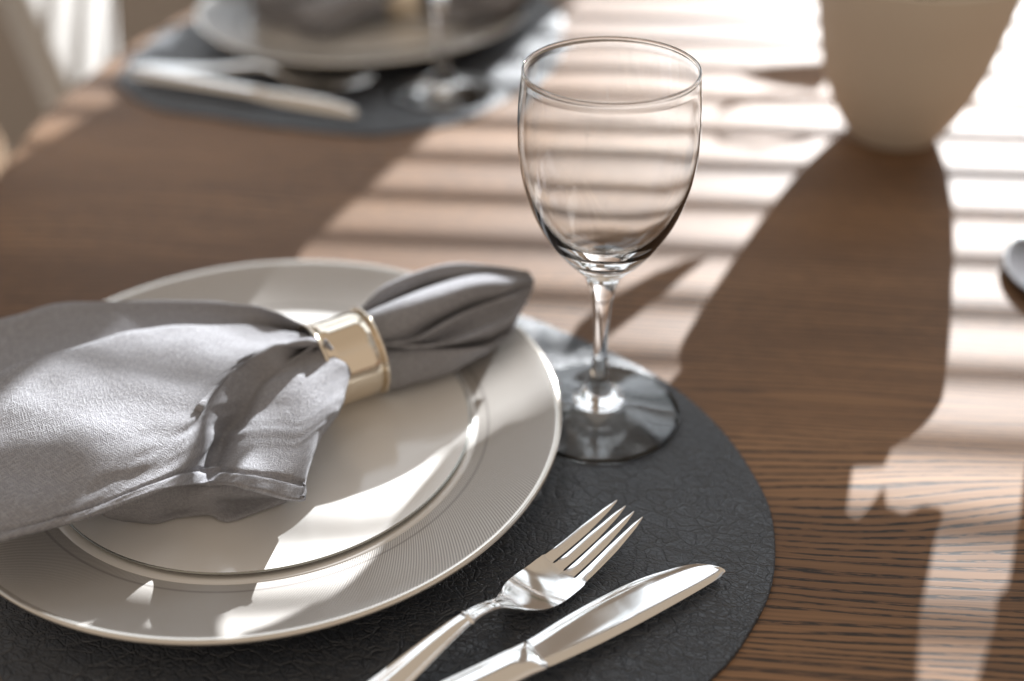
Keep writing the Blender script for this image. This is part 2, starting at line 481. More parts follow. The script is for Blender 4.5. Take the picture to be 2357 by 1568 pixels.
# ------------------------------------------------------------------ plates
def make_charger():
    t = empty("charger_plate")
    top = [(0, 0.0047), (0.088, 0.0049), (0.096, 0.0066), (0.102, 0.0088), (0.108, 0.0106)]
    rim = [(0.108, 0.0106), (0.1125, 0.0116), (0.12, 0.0135), (0.13, 0.0158), (0.14, 0.0188), (0.1468, 0.0209), (0.1490, 0.0214), (0.1500, 0.0209), (0.1502, 0.0198), (0.1492, 0.0188)]
    bot = [(0.1492, 0.0188), (0.14, 0.0155), (0.12, 0.0090), (0.10, 0.0034), (0.094, 0.0026), (0.088, 0.0023), (0.084, 0.0032), (0, 0.0032)]
    lathe("well", top + [(0.1081, 0.0096)], M_PORC, t, 160)
    lathe("rim", rim, M_RIM, t, 240)
    lathe("underside", bot, M_PORC, t, 160)
    return t
def make_salad():
    t = empty("salad_plate")
    prof = [(0, 0.0100), (0.078, 0.0100), (0.088, 0.0103), (0.096, 0.0112), (0.1026, 0.0118), (0.1042, 0.0119)]
    lathe("well", prof, M_PORC, t, 200)
    lathe("platinum_edge", [(0.1042, 0.0119), (0.1049, 0.0118), (0.1051, 0.0114), (0.1046, 0.0109)], M_EDGE, t, 200)
    lathe("underside", [(0.1046, 0.0109), (0.096, 0.0094), (0.085, 0.0084), (0.066, 0.0080), (0.064, 0.0050), (0.060, 0.0050), (0.058, 0.0080), (0, 0.0080)], M_PORC, t, 160)
    return t
ch1 = make_charger(); ch1.location = (-0.1258, 0.4831, 0)
tag(ch1, "near cream charger plate with fine swirled lines on its rim", "plate", "charger plates")
sa1 = make_salad(); sa1.location = (-0.1262, 0.4855, 0)
tag(sa1, "plain white salad plate under the sunlit napkin", "plate", "salad plates")
ch2 = copy_tree(ch1); ch2.location = (-0.133, 1.100, 0); ch2["label"] = "far blurred charger plate at the top of the photo"
sa2 = copy_tree(sa1); sa2.location = (-0.133, 1.100, 0); sa2["label"] = "white salad plate in shade under the far napkin"

# ------------------------------------------------------------------ napkins
def surf_from_rays(rays, nu, nv, thick, name, mat, parent, hem=None, wrinkle=0.0006, seed=1, zmap=lambda z: z):
    """a cloth sheet through rays of control points, given true thickness"""
    rs = np.random.RandomState(seed)
    R = np.array([[tuple(pix(q[0], q[1], zmap(q[2]))) for q in ray] for ray in rays])         # rays x pts x 3
    U = np.array([spline(r, nu) for r in R])                              # rays x nu x 3
    G = np.array([spline(U[:, i], nv) for i in range(nu)])                # nu x nv x 3
    # arc-length style coordinates for the weave
    du = np.linalg.norm(np.diff(G, axis=0), axis=2); dv = np.linalg.norm(np.diff(G, axis=1), axis=2)
    uu = np.vstack([np.zeros((1, nv)), np.cumsum(du, axis=0)]); vv_ = np.hstack([np.zeros((nu, 1)), np.cumsum(dv, axis=1)])
    mv = vv_.mean(axis=0)
    # normals
    tu = np.gradient(G, axis=0); tv = np.gradient(G, axis=1)
    N = np.cross(tu, tv); N /= np.maximum(np.linalg.norm(N, axis=2, keepdims=True), 1e-9)
    if N[..., 2].mean() < 0: N = -N
    # fine puckers and soft dents
    W = np.zeros((nu, nv))
    for _ in range(40):
        kk = np.exp(rs.uniform(np.log(70), np.log(300))); an = rs.uniform(0, math.pi)
        ph2 = 1.3 * np.sin(kk * 0.45 * (uu * math.sin(an) - vv_ * math.cos(an)) + rs.uniform(0, 6.28))
        W += np.sin(kk * (uu * math.cos(an) + vv_ * math.sin(an)) + ph2 + rs.uniform(0, 6.28)) * (130 / kk) ** 1.1 * rs.uniform(0.4, 1)
    W *= wrinkle / 4.0
    if hem is not None: W = W * (1 - 0.5 * np.clip((np.linspace(0, 1, nv)[None, :] - 0.55) * 10, 0, 1))
    tn = np.linspace(0, 1, nu)[:, None]
    W = W * np.clip(tn * 4, 0.15, 1)
    H = np.zeros((nu, nv))
    if hem is not None:
        dist = uu[-1][None, :] - uu                                       # distance to the hem edge
        h = np.clip((hem - dist) / 0.0015, 0, 1)
        groove = np.exp(-((dist - hem) / 0.0013) ** 2)
        lump = np.sin(vv_ * 420 + 1.5 * np.sin(vv_ * 130)) * 0.5 + 0.5
        H = h * (0.0006 + 0.0006 * lump) - groove * (0.0014 + 0.0008 * lump)
        wv = np.linspace(0, 1, nv)[None, :]
        H = H * np.clip((wv - 0.30) * 6, 0, 1) * np.clip((0.97 - wv) * 12, 0, 1)
    top = G + N * (W + H)[..., None]
    botm = G + N * (W - thick - np.clip(H, 0, 1) * 0.8)[..., None]
    vs = [tuple(p) for p in top.reshape(-1, 3)] + [tuple(p) for p in botm.reshape(-1, 3)]
    uvs = [(uu[i, j], mv[j]) for i in range(nu) for j in range(nv)] * 2
    fs = []; B = nu * nv
    idx = lambda i, j: i * nv + j
    for i in range(nu - 1):
        for j in range(nv - 1):
            fs.append((idx(i, j), idx(i + 1, j), idx(i + 1, j + 1), idx(i, j + 1)))
            fs.append((B + idx(i, j), B + idx(i, j + 1), B + idx(i + 1, j + 1), B + idx(i + 1, j)))
    for i in range(nu - 1):
        for j in (0, nv - 1): fs.append((idx(i, j), idx(i + 1, j), B + idx(i + 1, j), B + idx(i, j)))
    for j in range(nv - 1):
        for i in (0, nu - 1): fs.append((idx(i, j), idx(i, j + 1), B + idx(i, j + 1), B + idx(i, j)))
    o = mesh_obj(name, vs, fs, mat, parent, uvs=uvs)
    return o

NAPC = Vector((-0.087, 0.5043, 0.0))
nap = empty("napkin", NAPC)
tag(nap, "sunlit grey linen napkin on the near plate, gathered through a ring", "napkin", "gathered napkins")
fan = [
    [(745, 800, 0.0367), (705, 775, 0.0327), (640, 765, 0.0267), (520, 765, 0.0226), (330, 775, 0.0206), (120, 810, 0.0206), (-110, 870, 0.0206)],
    [(735, 775, 0.0468), (700, 748, 0.0509), (640, 723, 0.0569), (560, 702, 0.0555), (330, 696, 0.0530), (120, 708, 0.0495), (-110, 772, 0.0465)],
    [(740, 780, 0.0468), (705, 758, 0.0509), (640, 738, 0.0545), (560, 722, 0.0545), (330, 722, 0.0525), (120, 748, 0.0490), (-110, 822, 0.0460)],
    [(745, 790, 0.0428), (712, 772, 0.0448), (640, 762, 0.0485), (560, 764, 0.0495), (330, 778, 0.0495), (120, 828, 0.0470), (-110, 912, 0.0430)],
    [(745, 790, 0.0458), (712, 770, 0.0539), (600, 747, 0.0544), (480, 748, 0.0559), (330, 757, 0.0580), (130, 808, 0.0595), (-110, 895, 0.0602)],
    [(745, 795, 0.0458), (718, 782, 0.0549), (600, 788, 0.0544), (450, 808, 0.0556), (280, 848, 0.0572), (90, 915, 0.0576), (-110, 985, 0.0563)],
    [(745, 800, 0.0458), (718, 790, 0.0549), (606, 805, 0.0549), (470, 845, 0.0556), (320, 905, 0.0566), (120, 1000, 0.0557), (-110, 1100, 0.0516)],
    [(745, 800, 0.0458), (716, 788, 0.0559), (615, 806, 0.0556), (500, 862, 0.0552), (370, 950, 0.0554), (190, 1075, 0.0530), (-90, 1250, 0.0470)],
    [(745, 800, 0.0458), (714, 786, 0.0559), (622, 800, 0.0552), (535, 850, 0.0549), (445, 950, 0.0536), (345, 1055, 0.0502), (170, 1197, 0.0444)],
    [(745, 805, 0.0448), (706, 792, 0.0549), (628, 803, 0.0556), (545, 846, 0.0560), (471, 938, 0.0520), (452, 1015, 0.0476), (380, 1125, 0.0430)],
    [(745, 810, 0.0408), (705, 808, 0.0448), (645, 838, 0.0501), (592, 885, 0.0443), (550, 955, 0.0364), (513, 1010, 0.0308), (480, 1115, 0.0276)],
    [(745, 808, 0.0438), (715, 800, 0.0499), (668, 835, 0.0500), (626, 878, 0.0465), (594, 945, 0.0426), (560, 1030, 0.0429), (545, 1115, 0.0442)],
    [(745, 803, 0.0458), (725, 795, 0.0549), (698, 822, 0.0496), (680, 875, 0.0481), (655, 960, 0.0447), (630, 1040, 0.0432), (610, 1130, 0.0399)],
    [(748, 800, 0.0448), (732, 795, 0.0499), (722, 822, 0.0495), (720, 880, 0.0480), (700, 970, 0.0450), (672, 1050, 0.0420), (650, 1143, 0.0362)],
    [(752, 795, 0.0468), (748, 782, 0.0569), (768, 815, 0.0503), (785, 850, 0.0475), (758, 940, 0.0446), (715, 1030, 0.0401), (688, 1150, 0.0326)],
    [(755, 800, 0.0448), (757, 792, 0.0539), (790, 838, 0.0410), (806, 866, 0.0434), (778, 945, 0.0402), (725, 1028, 0.0347), (700, 1140, 0.0328)],
    [(760, 815, 0.0388), (765, 815, 0.0428), (788, 858, 0.0418), (802, 885, 0.0384), (775, 958, 0.0309), (724, 1036, 0.0246), (699, 1135, 0.0193)],
]
surf_from_rays(fan, 170, 320, 0.0011, "cloth_fan", M_LINEN, nap, hem=0.0085, wrinkle=0.0007, seed=3)
bud = [
    [(800, 790, .030), (860, 770, .022), (900, 720, .020), (980, 690, .020), (1060, 670, .022), (1140, 665, .026), (1205, 680, .034)],
    [(790, 760, .046), (830, 730, .048), (885, 690, .045), (965, 655, .046), (1050, 640, .048), (1135, 640, .048), (1212, 645, .050)],
    [(790, 750, .052), (822, 718, .058), (880, 662, .066), (960, 626, .069), (1050, 604, .071), (1130, 608, .069), (1216, 624, .063)],
    [(795, 755, .050), (830, 728, .055), (892, 690, .059), (970, 656, .062), (1045, 636, .065), (1122, 626, .066), (1220, 630, .062)],
    [(798, 758, .049), (834, 732, .053), (900, 700, .053), (975, 668, .054), (1052, 645, .059), (1125, 634, .062), (1222, 634, .061)],
    [(798, 758, .052), (836, 725, .060), (918, 690, .064), (1000, 656, .065), (1080, 632, .066), (1150, 630, .064), (1226, 637, .060)],
    [(800, 770, .051), (848, 742, .060), (932, 706, .066), (1012, 676, .068), (1090, 655, .068), (1160, 648, .064), (1230, 642, .059)],
    [(805, 790, .048), (875, 775, .054), (945, 745, .058), (1025, 713, .060), (1096, 688, .060), (1166, 668, .059), (1231, 648, .057)],
    [(808, 800, .045), (885, 792, .048), (935, 785, .047), (1005, 748, .047), (1072, 713, .050), (1152, 684, .053), (1230, 655, .054)],
    [(808, 798, .047), (888, 792, .051), (960, 780, .052), (1030, 742, .055), (1110, 702, .056), (1172, 686, .055), (1227, 666, .052)],
    [(808, 802, .044), (892, 797, .046), (972, 797, .043), (1042, 774, .043), (1112, 743, .045), (1172, 714, .047), (1218, 686, .048)],
    [(808, 800, .045), (893, 798, .048), (982, 796, .049), (1052, 785, .049), (1112, 764, .048), (1167, 740, .047), (1207, 707, .046)],
    [(808, 806, .041), (895, 806, .041), (990, 806, .035), (1060, 801, .033), (1112, 795, .033), (1162, 770, .036), (1193, 735, .039)],
    [(808, 808, .040), (896, 808, .043), (998, 804, .043), (1070, 802, .042), (1122, 795, .040), (1162, 775, .039), (1187, 752, .038)],
    [(808, 830, .034), (892, 845, .035), (980, 838, .034), (1042, 835, .033), (1092, 820, .033), (1142, 795, .034), (1182, 765, .036)],
    [(806, 860, .026), (886, 885, .024), (970, 873, .023), (1032, 857, .024), (1082, 834, .027), (1132, 804, .030), (1177, 770, .034)],
    [(800, 870, .020), (870, 895, .0175), (950, 880, .018), (1020, 860, .020), (1070, 838, .024), (1125, 808, .028), (1170, 774, .033)],
    [(800, 850, .020), (850, 870, .0170), (920, 850, .018), (990, 830, .020), (1040, 815, .024), (1105, 795, .028), (1155, 770, .033)],
]
surf_from_rays(bud, 110, 220, 0.0011, "cloth_bud", M_LINEN, nap, wrinkle=0.0003, seed=5, zmap=lambda z: 0.0130 + (z - 0.0165) * 0.82)
# the crumpled corner that shows beneath the hem
ruff = [
    [(240, 1140, .040), (330, 1110, .040), (420, 1085, .038), (500, 1075, .036), (560, 1075, .036), (650, 1082, .033)],
    [(235, 1180, .028), (330, 1155, .030), (400, 1140, .028), (470, 1130, .030), (540, 1132, .027), (672, 1122, .026)],
    [(270, 1192, .0195), (340, 1190, .021), (405, 1172, .020), (480, 1160, .023), (545, 1152, .020), (664, 1138, .0215)],
    [(300, 1196, .0175), (358, 1202, .0175), (410, 1188, .0175), (480, 1182, .019), (534, 1195, .0175), (650, 1152, .0180)],
    [(310, 1190, .0165), (350, 1195, .0165), (408, 1182, .0165), (470, 1172, .0165), (522, 1180, .0165), (625, 1150, .0165)],
]
surf_from_rays(ruff, 60, 60, 0.0011, "cloth_corner", M_LINEN, nap, wrinkle=0.0006, seed=9, zmap=lambda z: 0.39 - (0.39 - z) * 1.0155)

# ------------------------------------------------------------------ napkin ring
RR = 0.0230; RL = 0.0305
ra = math.radians(32.0)
ring_root = empty("napkin_ring", (-0.0737 - RL / 2 * math.cos(ra), 0.5175 - RL / 2 * math.sin(ra), 0.0105), ra)
tag(ring_root, "polished silver napkin ring holding the sunlit napkin", "napkin ring", "silver napkin rings")
def tube_ring(name, prof, mat, parent, zc, seg=120):
    """profile of (x along the axis, radius) turned about the local X axis at height zc"""
    vs, fs = [], []; n = len(prof)
    for x, r in prof:
        for k in range(seg):
            a = 2 * math.pi * k / seg
            vs.append((x, r * math.cos(a), zc + r * math.sin(a)))
    for i in range(n):
        i2 = (i + 1) % n
        for k in range(seg):
            k2 = (k + 1) % seg
            fs.append((i * seg + k, i * seg + k2, i2 * seg + k2, i2 * seg + k))
    return mesh_obj(name, vs, fs, mat, parent, rel=False)
def bead(x0, r0, br, n=10):
    return [(x0 + br * math.cos(a), r0 + br * math.sin(a)) for a in [2 * math.pi * i / n for i in range(n)]]
h = RL / 2
band = [(-h, RR - 0.0012), (-h, RR - 0.0004), (-h * 0.5, RR - 0.0007), (0, RR - 0.0008), (h * 0.5, RR - 0.0007), (h, RR - 0.0004), (h, RR - 0.0012), (0, RR - 0.0016)]
zc = RR + 0.0006
tube_ring("band", band, M_RING, ring_root, zc)
tube_ring("beaded_edge", bead(h - 0.0006, RR - 0.0003, 0.0010), M_RING, ring_root, zc)
tube_ring("beaded_edge", bead(-h + 0.0006, RR - 0.0003, 0.0010), M_RING, ring_root, zc)

# the far setting's napkin and ring
def far_copy(o, ang, newref, ref=NAPC):
    c = copy_tree(o)
    rot = Matrix.Rotation(ang, 3, 'Z')
    d = rot @ (Vector(o.location) - ref)
    c.location = Vector(newref) + d
    c.rotation_euler = (0, 0, o.rotation_euler.z + ang)
    return c
FARREF = Vector((-0.093, 1.080, 0.0)); FARANG = math.radians(-42)
n2 = far_copy(nap, FARANG, FARREF); n2["label"] = "blurred grey napkin on the far plate, in shade"
r2 = far_copy(ring_root, FARANG, FARREF); r2["label"] = "silver napkin ring round the far blurred napkin"

# ------------------------------------------------------------------ wine glasses
def make_wineglass():
    t = empty("wine_glass")
    outer = [(0.0415, 0.0022), (0.0422, 0.0030), (0.0416, 0.0040), (0.036, 0.0055), (0.028, 0.0078), (0.021, 0.0100), (0.0155, 0.0118), (0.0132, 0.0126),
             (0.0126, 0.0138), (0.0112, 0.0150), (0.0084, 0.0172), (0.0064, 0.0205), (0.0052, 0.0250), (0.0043, 0.031), (0.0038, 0.038), (0.0037, 0.045), (0.0040, 0.056), (0.0047, 0.067),
             (0.0058, 0.075), (0.0075, 0.0815), (0.0096, 0.0866), (0.0128, 0.0905), (0.0178, 0.0955), (0.0254, 0.1050), (0.0319, 0.1165), (0.0364, 0.128), (0.0393, 0.140),
             (0.0408, 0.152), (0.0411, 0.1635), (0.0405, 0.176), (0.0394, 0.186), (0.0390, 0.1885)]
    lip = [(0.0392, 0.1893), (0.0392, 0.1901), (0.0389, 0.1907), (0.0385, 0.1909), (0.0381, 0.1906), (0.0379, 0.1900), (0.03795, 0.1894)]
    inner = [(0.0381, 0.1890), (0.0397, 0.176), (0.0403, 0.1635), (0.04, 0.152), (0.0384, 0.140), (0.0354, 0.129), (0.0306, 0.118), (0.0240, 0.1085), (0.0175, 0.1022), (0.0105, 0.0985), (0.0050, 0.0972), (0, 0.0969)]
    base = [(0, 0.0042), (0.010, 0.0041), (0.020, 0.0034), (0.032, 0.0026), (0.039, 0.0022)]
    def dens(pr, n):
        P = np.array(pr); d = np.r_[0, np.cumsum(np.linalg.norm(np.diff(P, axis=0), axis=1))]
        S = spline(pr, n * (len(pr) - 1) + 1); S[:, 0] = np.maximum(S[:, 0], 0.0)
        return [tuple(q) for q in S]
    o = dens(outer, 3); i = dens(inner, 3)
    i[-1] = (0, i[-1][1])
    lathe("glass_body", base + o + lip + i, M_GLASS, t, 160)
    return t
wg1 = make_wineglass(); wg1.location = (0.0444, 0.5045, 0.0)
tag(wg1, "sharp empty wine glass standing at the near placemat's edge", "wine glass", "stemmed wine glasses")
wg2 = copy_tree(wg1); wg2.location = (-0.054, 0.936, 0.0)
wg2["label"] = "blurred wine glass whose stem crosses the far plate"

# ------------------------------------------------------------------ cutlery
def strip_solid(name, rows, mat, parent):
    """rows of cross-section loops (equal counts) skinned into a closed solid"""
    n = len(rows[0]); vs = [p for r in rows for p in r]; fs = []
    for i in range(len(rows) - 1):
        for k in range(n):
            k2 = (k + 1) % n
            fs.append((i * n + k, i * n + k2, (i + 1) * n + k2, (i + 1) * n + k))
    fs.append(tuple(range(n))[::-1]); fs.append(tuple(range((len(rows) - 1) * n, len(rows) * n)))
    o = mesh_obj(name, vs, fs, mat, parent, rel=False)
    smooth_by_angle(o, 48)
    return o

def interp(tab, s):
    xs = [a for a, b in tab]; ys = [b for a, b in tab]
    t = np.interp(s, xs, range(len(xs))); a = min(int(t), len(xs) - 2); f = t - a
    p0 = ys[a - 1] if a > 0 else ys[a]; p3 = ys[a + 2] if a + 2 < len(ys) else ys[-1]
    mm0 = (ys[a + 1] - p0) / ((xs[a + 1] - xs[a - 1]) if a > 0 else (xs[1] - xs[0])) * (xs[a + 1] - xs[a])
    mm1 = (p3 - ys[a]) / ((xs[a + 2] - xs[a]) if a + 2 < len(xs) else (xs[a + 1] - xs[a])) * (xs[a + 1] - xs[a])
    h00 = 2 * f ** 3 - 3 * f ** 2 + 1; h10 = f ** 3 - 2 * f ** 2 + f; h01 = -2 * f ** 3 + 3 * f ** 2; h11 = f ** 3 - f ** 2
    return h00 * ys[a] + h10 * mm0 + h01 * ys[a + 1] + h11 * mm1

def make_fork():
    """local x runs from the handle's end towards the tines; the tine tips lie at x = 0"""
    t = empty("dinner_fork")
    zt = [(-0.205, 0.0050), (-0.185, 0.0052), (-0.150, 0.0085), (-0.115, 0.0145), (-0.098, 0.0160), (-0.085, 0.0135), (-0.073, 0.0075), (-0.062, 0.0042), (-0.052, 0.0034), (-0.036, 0.0052), (-0.018, 0.0090), (0.0, 0.0140)]
    wt = [(-0.205, 0.0070), (-0.195, 0.0098), (-0.170, 0.0092), (-0.135, 0.0066), (-0.105, 0.0040), (-0.098, 0.0034), (-0.085, 0.0030), (-0.079, 0.0040), (-0.072, 0.0080), (-0.066, 0.0112), (-0.058, 0.0128), (-0.046, 0.0130)]
    dish = 0.0009
    th = 0.0014
    # handle and shoulder: one solid with a raised spine
    rows = []
    for s in np.linspace(-0.205, -0.046, 90):
        w = interp(wt, s); z = interp(zt, s)
        k = np.interp(s, [-0.205, -0.10, -0.085, -0.07, -0.06], [1, 1, 0.7, 0.15, 0.0])   # 1 handle, 0 dished head
        top, bot = [], []
        for i in range(13):
            u = -1 + 2 * i / 12
            crown = 0.0016 * (1 - u * u) + 0.0007 * math.exp(-((abs(u) - 0.80) / 0.11) ** 2)
            sag = dish * (u * u - 1) * -0.0 + dish * (u * u)
            zz = z + k * crown + (1 - k) * sag
            top.append((s, u * w, zz)); bot.append((s, u * w * 0.97, zz - th - k * (0.0016 * (1 - u * u) + 0.0004)))
        rows.append(top + bot[::-1])
    strip_solid("handle", rows, M_STEEL, t)
    # collar
    rows = []
    for s, g in ((-0.0995, 0.0), (-0.0990, 0.0006), (-0.0982, 0.0008), (-0.0974, 0.0006), (-0.0969, 0.0)):
        w = interp(wt, s) + g; z = interp(zt, s)
        loop = [(s, w * math.cos(a), z + (0.0018 + g) * math.sin(a)) for a in [2 * math.pi * i / 20 for i in range(20)]]
        rows.append(loop)
    strip_solid("collar", rows, M_STEEL, t)
    # four tines
    for k in range(4):
        yc0 = -0.0130 + 0.0260 * (k + 0.5) / 4
        rows = []
        for s in np.linspace(-0.0465, 0.0, 60):
            f = (s + 0.0465) / 0.0465
            yc = yc0 * (1 - 0.20 * f)
            half = 0.00325
            if s > -0.0425: half = np.interp(s, [-0.0425, -0.0422, -0.0415, -0.020, -0.006, 0.0], [0.00325, 0.00290, 0.00265, 0.0024, 0.0014, 0.0003])
            zc_ = interp(zt, s)
            top, bot = [], []
            for i in range(5):
                u = -1 + 2 * i / 4
                y = yc + u * half
                sag = dish * (y / 0.013) ** 2 * (1 - 0.6 * f)
                rnd = 0.0003 * (1 - u * u) * min(1.0, max(0.0, (s + 0.0425) / 0.006))
                top.append((s, y, zc_ + sag + rnd)); bot.append((s, yc + u * half * 0.9, zc_ + sag - th * (1 - 0.35 * f) - rnd))
            rows.append(top + bot[::-1])
        strip_solid("tine", rows, M_STEEL, t)
    return t

def make_knife():
    """local x runs from the handle's end to the tip at x = 0; the blade lies flat, cutting edge towards -y"""
    t = empty("dinner_knife")
    spine = [(-0.100, 0.0075), (-0.092, 0.0082), (-0.075, 0.0104), (-0.055, 0.0118), (-0.035, 0.0116), (-0.020, 0.0092), (-0.010, 0.0066), (-0.004, 0.0032), (-0.0012, -0.0002), (-0.0002, -0.0028), (0.0, -0.0042)]
    edge = [(-0.100, -0.0075), (-0.090, -0.0082), (-0.070, -0.0088), (-0.045, -0.0084), (-0.025, -0.0076), (-0.012, -0.0068), (-0.004, -0.0060), (0.0, -0.0050)]
    zt = [(-0.1, 0.0068), (-0.05, 0.0052), (0, 0.0042)]
    rows = []
    for s in list(np.linspace(-0.100, -0.01, 60)) + list(np.linspace(-0.0098, 0.0, 26)):
        a, b = interp(edge, s), interp(spine, s)
        z = np.interp(s, [q[0] for q in zt], [q[1] for q in zt])
        top, bot = [], []
        for i in range(11):
            f = i / 10; y = a + (b - a) * f
            tk = np.interp(f, [0, 0.08, 0.25, 0.85, 1], [0.0001, 0.0007, 0.0010, 0.0013, 0.0006])
            top.append((s, y, z + tk)); bot.append((s, y, z - tk))
        rows.append(top + bot[::-1])
    strip_solid("blade", rows, M_STEEL, t)
    rows = []
    hw = [(-0.235, 0.0085), (-0.225, 0.0108), (-0.19, 0.0104), (-0.14, 0.0088), (-0.112, 0.0082), (-0.104, 0.0082), (-0.100, 0.0084), (-0.0965, 0.0086), (-0.0955, 0.0078)]
    hz = [(-0.235, 0.0030), (-0.225, 0.0042), (-0.19, 0.0046), (-0.14, 0.0042), (-0.110, 0.0036), (-0.104, 0.0034), (-0.100, 0.0030), (-0.0965, 0.0020), (-0.0955, 0.0010)]
    for s in np.linspace(-0.235, -0.0955, 90):
        w, z = interp(hw, s), interp(hz, s)
        loop = []
        for i in range(36):
            a = 2 * math.pi * i / 36
            e = 0.62
            y = w * math.copysign(abs(math.cos(a)) ** e, math.cos(a)); zz = z * math.copysign(abs(math.sin(a)) ** 0.9, math.sin(a))
            if s < -0.108 and zz > 0:
                u = y / w
                zz *= 1 - 0.16 * math.exp(-((abs(u) - 0.62) / 0.10) ** 2)
            loop.append((s, y, 0.0070 + zz))
        rows.append(loop)
    strip_solid("handle", rows, M_STEEL, t)
    return t

fork = make_fork(); fork.location = (0.0525, 0.4145, 0.0022); fork.rotation_euler = (0, 0, math.radians(43.0))
tag(fork, "steel fork lying beside the sharp knife, four tines up", "fork", "steel dinner forks")
knife = make_knife(); knife.location = (0.0895, 0.3878, 0.0022); knife.rotation_euler = (0, 0, math.radians(32.6))
tag(knife, "bright steel table knife at the bottom, blade pointing right", "knife", "steel table knives")
f2 = copy_tree(fork); f2.location = (-0.110, 0.929, 0.0022); f2.rotation_euler = (0, 0, math.radians(-15)); f2["label"] = "blurred fork nearer the far plate, handle arched"
k2 = copy_tree(knife); k2.location = (-0.1165, 0.882, 0.0040); k2.rotation_euler = (math.radians(21), 0, math.radians(-24)); k2.scale = (0.92, 0.72, 0.80); k2["label"] = "blurred knife near the far placemat's front edge"

# ------------------------------------------------------------------ vase with foliage and added shade sheets
vase = empty("vase", (0.289, 0.85, 0.0))
tag(vase, "tall beige ceramic vase flaring up from a narrow foot", "vase")
vo = [(0, 0.0006), (0.030, 0.0006), (0.0335, 0.0016), (0.0352, 0.0050), (0.0395, 0.0110), (0.0470, 0.0240), (0.0555, 0.0440), (0.0612, 0.0640), (0.0652, 0.0840), (0.0690, 0.1050), (0.0712, 0.125)]
vi = [(0.0704, 0.1265), (0.0690, 0.1262), (0.0672, 0.105), (0.063, 0.084), (0.053, 0.045), (0.040, 0.018), (0.0, 0.012)]
P1 = [tuple(q) for q in spline(vo[2:], 60)]
lathe("vase_body", vo[:2] + P1 + vi, M_CLAY, vase, 160)

TANE = math.tan(SUN_EL); HD = Vector((0.384, 0.923, 0)).normalized()
plant = empty("branches_and_shade_sheets", (0.289, 0.85, 0.03))
tag(plant, "unseen leafy branches of the beige vase, with sheets added to shade the plate", "foliage")
def leaf_from_shadow(pts, zlev=0.0, near=-0.12, name="shade_leaf"):
    """a broad leaf out of view, cut so that its shadow along the sun falls on the given points"""
    P = []
    for q in pts:
        p = pix(q[0], q[1], zlev); P.append(p - SUNV * (p.z / SUNV.z))
    c = sum(P, Vector()) / len(P)
    alongs = [(Vector((TC.x, TC.y, 0)) - p).dot(HD) - near for p in P]
    ac = sum(alongs) / len(alongs)
    n = len(P)
    vs, fs = [], []
    top = [p + HD * max(a, 0.02) + Vector((0, 0, max(a, 0.02) * TANE)) for p, a in zip(P, alongs)]
    th = HD * 0.0008
    vs = [v_ for v_ in top] + [v_ + th for v_ in top]
    fs = [tuple(range(n)), tuple(range(n, 2 * n))[::-1]]
    for i in range(n):
        j = (i + 1) % n
        fs.append((i, n + i, n + j, j))
    lf = mesh_obj(name, vs, fs, M_LEAF, plant, smooth=False)
    return lf
SHADOW_OUTLINES = [
    [(1880, 730), (2060, 730), (2134, 775), (2158, 790), (2168, 850), (2150, 905), (2120, 965), (2060, 1030), (1990, 1060), (1880, 1040), (1760, 950), (1760, 800)],
    [(1560, 860), (1760, 800), (1900, 940), (2046, 1042), (2030, 1072), (1959, 1074), (1946, 1170), (1700, 1330), (1480, 1300), (1440, 1050)],
    [(1946, 1170), (1970, 1186), (1997, 1160), (2030, 1117), (2038, 1158), (2060, 1250), (1950, 1400), (1700, 1450), (1650, 1300)],
    [(2038, 1158), (2076, 1174), (2121, 1156), (2160, 1162), (2166, 1175), (2151, 1222), (2132, 1316), (2110, 1410), (2104, 1620), (1800, 1650), (1800, 1350), (1960, 1250)],
    [(1500, 1290), (1900, 1330), (1960, 1480), (1850, 1680), (1400, 1700), (1330, 1450)],
    [(2400, 1040), (2354, 1072), (2342, 1170), (2328, 1260), (2312, 1343), (2370, 1430), (2480, 1400), (2500, 1100)],
    [(2312, 1343), (2286, 1369), (2282, 1448), (2252, 1523), (2230, 1600), (2215, 1700), (2420, 1700), (2480, 1420), (2390, 1330)],
    [(1630, 595), (1570, 640), (1480, 715), (1404, 771), (1347, 820), (1285, 842), (1305, 790), (1330, 745), (1420, 675), (1510, 625), (1580, 600)],
    [(1290, 960), (1400, 900), (1520, 880), (1560, 900), (1540, 1100), (1560, 1300), (1450, 1650), (900, 1650), (1100, 1450), (1200, 1250), (1250, 1080)],  # widened to keep sun off the glass stem
    [(1690, 170), (1760, 150), (1900, 140), (1915, 180), (1880, 215), (1800, 205), (1735, 190)],
    [(1645, 258), (1690, 230), (1760, 214), (1850, 224), (1870, 240), (1760, 236), (1690, 248), (1655, 268)],  # no leaf: stands in for the shadow of an unseen wine glass
    [(1630, 308), (1680, 326), (1760, 334), (1850, 320), (1870, 326), (1750, 346), (1660, 332)],  # lower arc of the same glass shadow, also an added sheet
]
for i, L in enumerate(SHADOW_OUTLINES): leaf_from_shadow(L, 0.0, -0.70 if i >= len(SHADOW_OUTLINES) - 3 else -0.12)
